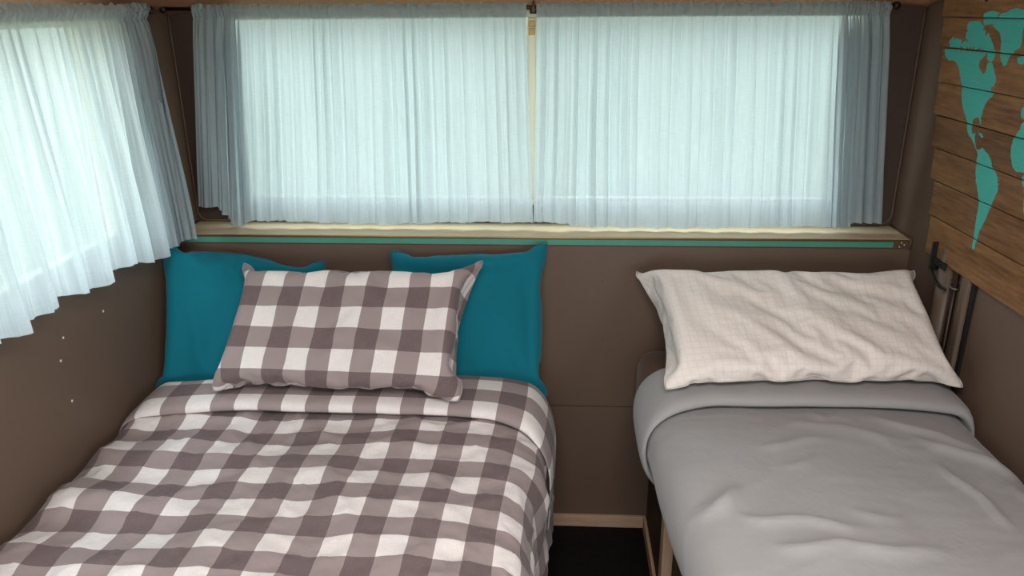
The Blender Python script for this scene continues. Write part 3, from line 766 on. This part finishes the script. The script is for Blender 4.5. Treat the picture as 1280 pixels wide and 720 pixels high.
# ------------------------------------------------------------------ pillows: two sewn sheets, inflated
def pillow(name, corners, w, h, nx, ny, slack, press, fill, pins, clamp, seed, mat, label, cat, group=None, steps=120, rb=0.0, diag=0.0):
    rng = np.random.RandomState(seed)
    TL, TR, BL, BR = [np.array(c, float) for c in corners]
    u, v = np.meshgrid(np.linspace(0, 1, nx), np.linspace(0, 1, ny))
    base = ((1 - u) * (1 - v))[..., None] * BL + (u * (1 - v))[..., None] * BR + ((1 - u) * v)[..., None] * TL + (u * v)[..., None] * TR
    u0, v0 = u.copy(), v.copy()
    if rb:
        q_ = np.clip(1 - v / .22, 0, 1) ** 2
        u0 = .5 + (u - .5) * (1 - rb * q_)
        v0 = v + .5 * rb * np.clip(1 - np.minimum(u, 1 - u) / .14, 0, 1) ** 2 * q_
        base = ((1 - u0) * (1 - v0))[..., None] * BL + (u0 * (1 - v0))[..., None] * BR + ((1 - u0) * v0)[..., None] * TL + (u0 * v0)[..., None] * TR
    n = np.cross(TR - TL, TL - BL); n /= np.linalg.norm(n)
    if n[1] > 0: n = -n
    prof = (np.sin(u * np.pi) * np.sin(v * np.pi)) ** .6
    wv = diag * prof * (np.sin(2 * np.pi * (u * 2.1 + v * 1.9 + .8 * noise2(u * 2, v * 2, seed))) + .7 * np.sin(2 * np.pi * (u * 4.3 + v * 3.1 + noise2(u * 3, v * 2, seed + 1))))
    front = base + n * (0.012 * prof + wv)[..., None] + rng.randn(ny, nx, 3) * .0015
    gf = np.arange(nx * ny).reshape(ny, nx)
    gb = gf.copy(); inner = np.zeros((ny, nx), bool); inner[1:-1, 1:-1] = True
    gb[inner] = nx * ny + np.arange(inner.sum())
    backp = base - n * (0.012 * prof)[..., None] + rng.randn(ny, nx, 3) * .0015
    X = np.vstack([front.reshape(-1, 3), backp[inner]])
    dx, dyy = w / (nx - 1), h / (ny - 1)
    batches = []
    for g in (gf, gb):
        for (di, dj, k) in ((1, 0, 1.0), (0, 1, 1.0), (1, 1, .5), (1, -1, .5), (2, 0, .12), (0, 2, .12)):
            a = g[max(0, -dj):ny - max(0, dj), :nx - di]; b = g[max(0, dj):ny - max(0, -dj), di:]
            I, J = np.meshgrid(np.arange(a.shape[1]), np.arange(a.shape[0]))
            key = (I // di) % 2 if di else (J // dj) % 2
            rest = np.linalg.norm(base.reshape(-1, 3)[gf[max(0, dj):ny - max(0, -dj), di:]] - base.reshape(-1, 3)[gf[max(0, -dj):ny - max(0, dj), :nx - di]], axis=-1) * slack
            for q in (0, 1):
                mk = key == q
                batches.append((a[mk], b[mk], rest[mk], k))
    q = []
    for g, fl in ((gf, False), (gb, True)):
        f = np.stack([g[:-1, :-1], g[:-1, 1:], g[1:, 1:], g[1:, :-1]], -1).reshape(-1, 4)
        q.append(f[:, ::-1] if fl else f)
    F = np.vstack(q)
    # orientation: outward on the front sheet
    f0 = q[0][0]; nn = np.cross(X[f0[1]] - X[f0[0]], X[f0[3]] - X[f0[0]])
    if nn @ n < 0: F = F[:, ::-1]
    vel = np.zeros_like(X)
    cid = [gf[-1, 0], gf[-1, -1], gf[0, 0], gf[0, -1]]
    for st in range(steps):
        a, b, c, d = (X[F[:, i]] for i in range(4))
        fn = np.cross(c - a, d - b)
        vn = np.zeros_like(X)
        for i in range(4):
            for ax in range(3):
                vn[:, ax] += np.bincount(F[:, i], fn[:, ax], len(X))
        vn *= 1 / (8 * dx * dyy)
        vol = np.einsum('ij,ij->i', np.cross(a, b), c).sum() / 6 + np.einsum('ij,ij->i', np.cross(a, c), d).sum() / 6
        p = press * min(1, st / 20) * float(np.clip((fill - vol) / (0.15 * fill), -0.6, 1))
        vel = vel * .90 + vn * p
        vel[:, 2] -= 0.000012
        P = X + vel
        for it in range(7):
            for (ia, ib, L, k) in batches:
                e = P[ib] - P[ia]; l = np.sqrt((e * e).sum(1)) + 1e-9
                cor = e * ((l - L) / l * .5 * k)[:, None]
                if k < .2: cor[l > L] = 0
                P[ia] += cor; P[ib] -= cor
            for i, t, wgt in zip(cid, (TL, TR, BL, BR), pins):
                P[i] += (t - P[i]) * wgt
            P = clamp(P)
        vel = (P - X) * .98; X = P
    print('PILLOW', name, 'vol', vol, 'p', p)
    me = bpy.data.meshes.new(name)
    me.from_pydata(X.tolist(), [], F.tolist())
    U = np.zeros((len(X), 2)); uu = np.stack([u * w, v * h], -1)
    U[gf.reshape(-1)] = uu.reshape(-1, 2); U[gb[inner]] = uu[inner]
    l = me.uv_layers.new(name='UVMap'); l.data.foreach_set('uv', U[F.reshape(-1)].astype(np.float32).reshape(-1))
    me.polygons.foreach_set('use_smooth', [True] * len(F))
    me.update()
    o = link(name, me, mat)
    s = o.modifiers.new('smooth', 'SUBSURF'); s.levels = 1; s.render_levels = 2
    # piped seam round the edge
    ring = list(gf[0, :]) + list(gf[1:, -1]) + list(gf[-1, -2::-1]) + list(gf[-2:0:-1, 0])
    bm = bmesh.new(); pts = [X[i] for i in ring]; pts.append(pts[0])
    tube(bm, pts, 0.0014, 6, False)
    se = from_bm('seam', bm, mat, o, True)
    l = se.data.uv_layers.new(name='UVMap')
    return tag(o, label, cat, group)

SEP_P = np.array([0, -.150, .93]); SEP_D = np.array([0, -.155, -.33]); SEP_D /= np.linalg.norm(SEP_D)
SEP_N = np.array([0, SEP_D[2], -SEP_D[1]]); SEP_N = SEP_N if SEP_N[1] < 0 else -SEP_N
def sep(P, sign, gap=.002):
    d = (P - SEP_P) @ SEP_N
    bad = (d * sign) < gap
    P[bad] += np.outer((sign * gap - d[bad]), SEP_N)
    return P
def cl_teal(P):
    P = sep(P, -1)
    P[:, 1] = np.minimum(P[:, 1], -.006); P[:, 0] = np.clip(P[:, 0], -1.043, 1.043); P[:, 2] = np.maximum(P[:, 2], .556)
    lim = -.208 - .065 * sstep(-.60, -1.0, P[:, 0]); low = P[:, 2] < .69; P[low, 1] = np.maximum(P[low, 1], lim[low])
    return P
def cl_ging(P):
    P = sep(P, 1); P[:, 2] = np.maximum(P[:, 2], .671)
    return P
def cl_white(P):
    P[:, 1] = np.minimum(P[:, 1], -.006); P[:, 0] = np.clip(P[:, 0], .25, 1.043)
    fl = np.where(P[:, 1] < -.285, .748, .655); P[:, 2] = np.maximum(P[:, 2], fl)
    return P
GT = 'teal cushions against the back wall'
PIN = (.05, .05, .05, .05)
pillow('cushion', [(-1.042, -.10, .985), (-.605, -.045, .918), (-1.042, -.270, .590), (-.60, -.19, .575)], .47, .44, 46, 44, 1.055, .0011, .0085, PIN, cl_teal, 3, M_TEAL,
       'square teal cushion in the corner by the left wall', 'cushion', GT, diag=.003)
pillow('cushion.001', [(-.402, -.045, .950), (.032, -.045, .978), (-.40, -.19, .58), (.034, -.19, .575)], .47, .44, 46, 44, 1.055, .0011, .0085, PIN, cl_teal, 4, M_TEAL,
       'square teal cushion behind the right end of the gingham pillow', 'cushion', GT, diag=.003)
pillow('pillow', [(-.776, -.175, .956), (-.142, -.175, .966), (-.822, -.405, .682), (-.172, -.425, .672)], .78, .45, 84, 52, 1.085, .0013, .0215, (.018, .018, .0, .010), cl_ging, 5, M_GINGP,
       'brown and white gingham pillow leaning on two teal cushions', 'pillow', rb=.06, diag=.002)
pillow('pillow.001', [(.288, -.085, .907), (1.022, -.10, .926), (.330, -.480, .750), (1.012, -.445, .750)], .79, .46, 96, 60, 1.075, .0013, .0255, (.05, .03, .03, .03), cl_white, 6, M_WHITE,
       'white pillow with faint net print propped at head of narrow bed', 'pillow', rb=.02, diag=.008)

# ------------------------------------------------------------------ light
wd = bpy.data.worlds.new('daylight'); SC.world = wd; wd.use_nodes = True
nt = wd.node_tree; nt.nodes.clear()
out = nt.nodes.new('ShaderNodeOutputWorld'); bg = nt.nodes.new('ShaderNodeBackground')
tc = nt.nodes.new('ShaderNodeTexCoord'); sp = nt.nodes.new('ShaderNodeSeparateXYZ')
nt.links.new(tc.outputs['Generated'], sp.inputs[0])
rp = nt.nodes.new('ShaderNodeValToRGB')
mr = nt.nodes.new('ShaderNodeMapRange'); mr.inputs[1].default_value = -1; mr.inputs[2].default_value = 1
nt.links.new(sp.outputs[2], mr.inputs[0]); nt.links.new(mr.outputs[0], rp.inputs[0])
el = rp.color_ramp.elements
el[0].position = 0.0; el[0].color = (.22, .25, .14, 1)
el[1].position = 1.0; el[1].color = (.80, .92, 1.0, 1)
for p, c in ((.44, (.36, .38, .28, 1)), (.50, (.78, .84, .82, 1)), (.58, (.95, .98, 1.0, 1)), (.72, (.94, .98, 1.0, 1))):
    e = el.new(p); e.color = c
def vm(op, a, b):
    o = nt.nodes.new('ShaderNodeMath'); o.operation = op
    for k, v in enumerate((a, b)):
        if isinstance(v, (int, float)): o.inputs[k].default_value = v
        else: nt.links.new(v, o.inputs[k])
    return o.outputs[0]
# the sky is brightest behind the photographer and on the left, a garden stands before the end window
px_ = vm('MULTIPLY', vm('MAXIMUM', sp.outputs[0], 0.0), 2.5)
bx_ = vm('MAXIMUM', vm('MULTIPLY', sp.outputs[0], -1.0), 0.0); by_ = vm('MAXIMUM', vm('MULTIPLY', sp.outputs[1], -1.0), 0.0)
up_ = vm('POWER', vm('MAXIMUM', sp.outputs[2], 0.0), 2.0)
st = vm('ADD', vm('ADD', 2.35, vm('MULTIPLY', up_, 6.0)), vm('ADD', vm('ADD', px_, vm('MULTIPLY', bx_, 2.5)), vm('MULTIPLY', by_, 8.0)))
nt.links.new(st, bg.inputs[1])
gd = nt.nodes.new('ShaderNodeMix'); gd.data_type = 'RGBA'
nt.links.new(vm('MULTIPLY', vm('MAXIMUM', sp.outputs[1], 0.0), 0.8), gd.inputs[0])
cool = nt.nodes.new('ShaderNodeMix'); cool.data_type = 'RGBA'; cool.blend_type = 'MULTIPLY'; cool.inputs[0].default_value = 1
nt.links.new(rp.outputs[0], cool.inputs[6]); cool.inputs[7].default_value = (.93, .99, 1.0, 1)
nt.links.new(rp.outputs[0], gd.inputs[6]); nt.links.new(cool.outputs[2], gd.inputs[7])
nt.links.new(gd.outputs[2], bg.inputs[0]); nt.links.new(bg.outputs[0], out.inputs[0])

def area(name, loc, rot, sx, sy, power, color=(1, 1, 1), portal=False):
    d = bpy.data.lights.new(name, 'AREA'); d.shape = 'RECTANGLE'; d.size = sx; d.size_y = sy; d.energy = power; d.color = color
    o = bpy.data.objects.new(name, d); COL.objects.link(o); o.location = loc; o.rotation_euler = rot
    if portal: d.cycles.is_portal = True
    return o
hp = math.pi / 2
area('window_portal', ((WB[0] + WB[1]) / 2, BY + .06, (WB[2] + WB[3]) / 2), (-hp, 0, 0), WB[1] - WB[0], WB[3] - WB[2], 1, portal=True)
area('window_portal.001', (-HW - .06, (WL[0] + WL[1]) / 2, (WL[2] + WL[3]) / 2), (hp, 0, -hp), WL[1] - WL[0], WL[3] - WL[2], 1, portal=True)
area('window_portal.002', (HW + .06, (WR[0] + WR[1]) / 2, (WR[2] + WR[3]) / 2), (hp, 0, hp), WR[1] - WR[0], WR[3] - WR[2], 1, portal=True)
area('window_portal.003', (0, REAR - .06, (WREAR[2] + WREAR[3]) / 2), (hp, 0, 0), WREAR[1] - WREAR[0], WREAR[3] - WREAR[2], 1, portal=True)

# added fill lamp overhead, out of view, brightens beds and walls
t = thing('added_fill_lamp', 'added square fill lamp under the ceiling, out of view', 'lamp', (0.1, -1.9, 1.90))
bm = bmesh.new(); bx(bm, -.2, .4, -2.2, -1.6, 1.885, 1.915); adopt(t, from_bm('housing', bm, M_ALU, None, False, .006))
area('added_fill_light', (0.1, -1.9, 1.87), (0, 0, 0), .55, .55, 29, (1.0, .95, .92))

# ------------------------------------------------------------------ camera
cd = bpy.data.cameras.new('camera'); cam = bpy.data.objects.new('camera', cd); COL.objects.link(cam)
cd.sensor_width = 36; cd.lens = _F['f'] * 36 / 1280; cd.clip_start = 0.02
Mx = Matrix.Identity(4)
for i in range(3):
    Mx[i][0] = CR[i]; Mx[i][1] = CU[i]; Mx[i][2] = -CF[i]; Mx[i][3] = _F['C'][i]
cam.matrix_world = Mx
SC.camera = cam
vs = SC.view_settings
vs.view_transform = 'Standard'; vs.look = 'None'; vs.exposure = 0.0; vs.gamma = 1.0; vs.use_curve_mapping = False
SC.cycles.max_bounces = 10; SC.cycles.diffuse_bounces = 6; SC.cycles.transparent_max_bounces = 16
SC.cycles.caustics_reflective = False; SC.cycles.caustics_refractive = False
SC.cycles.sample_clamp_indirect = 8
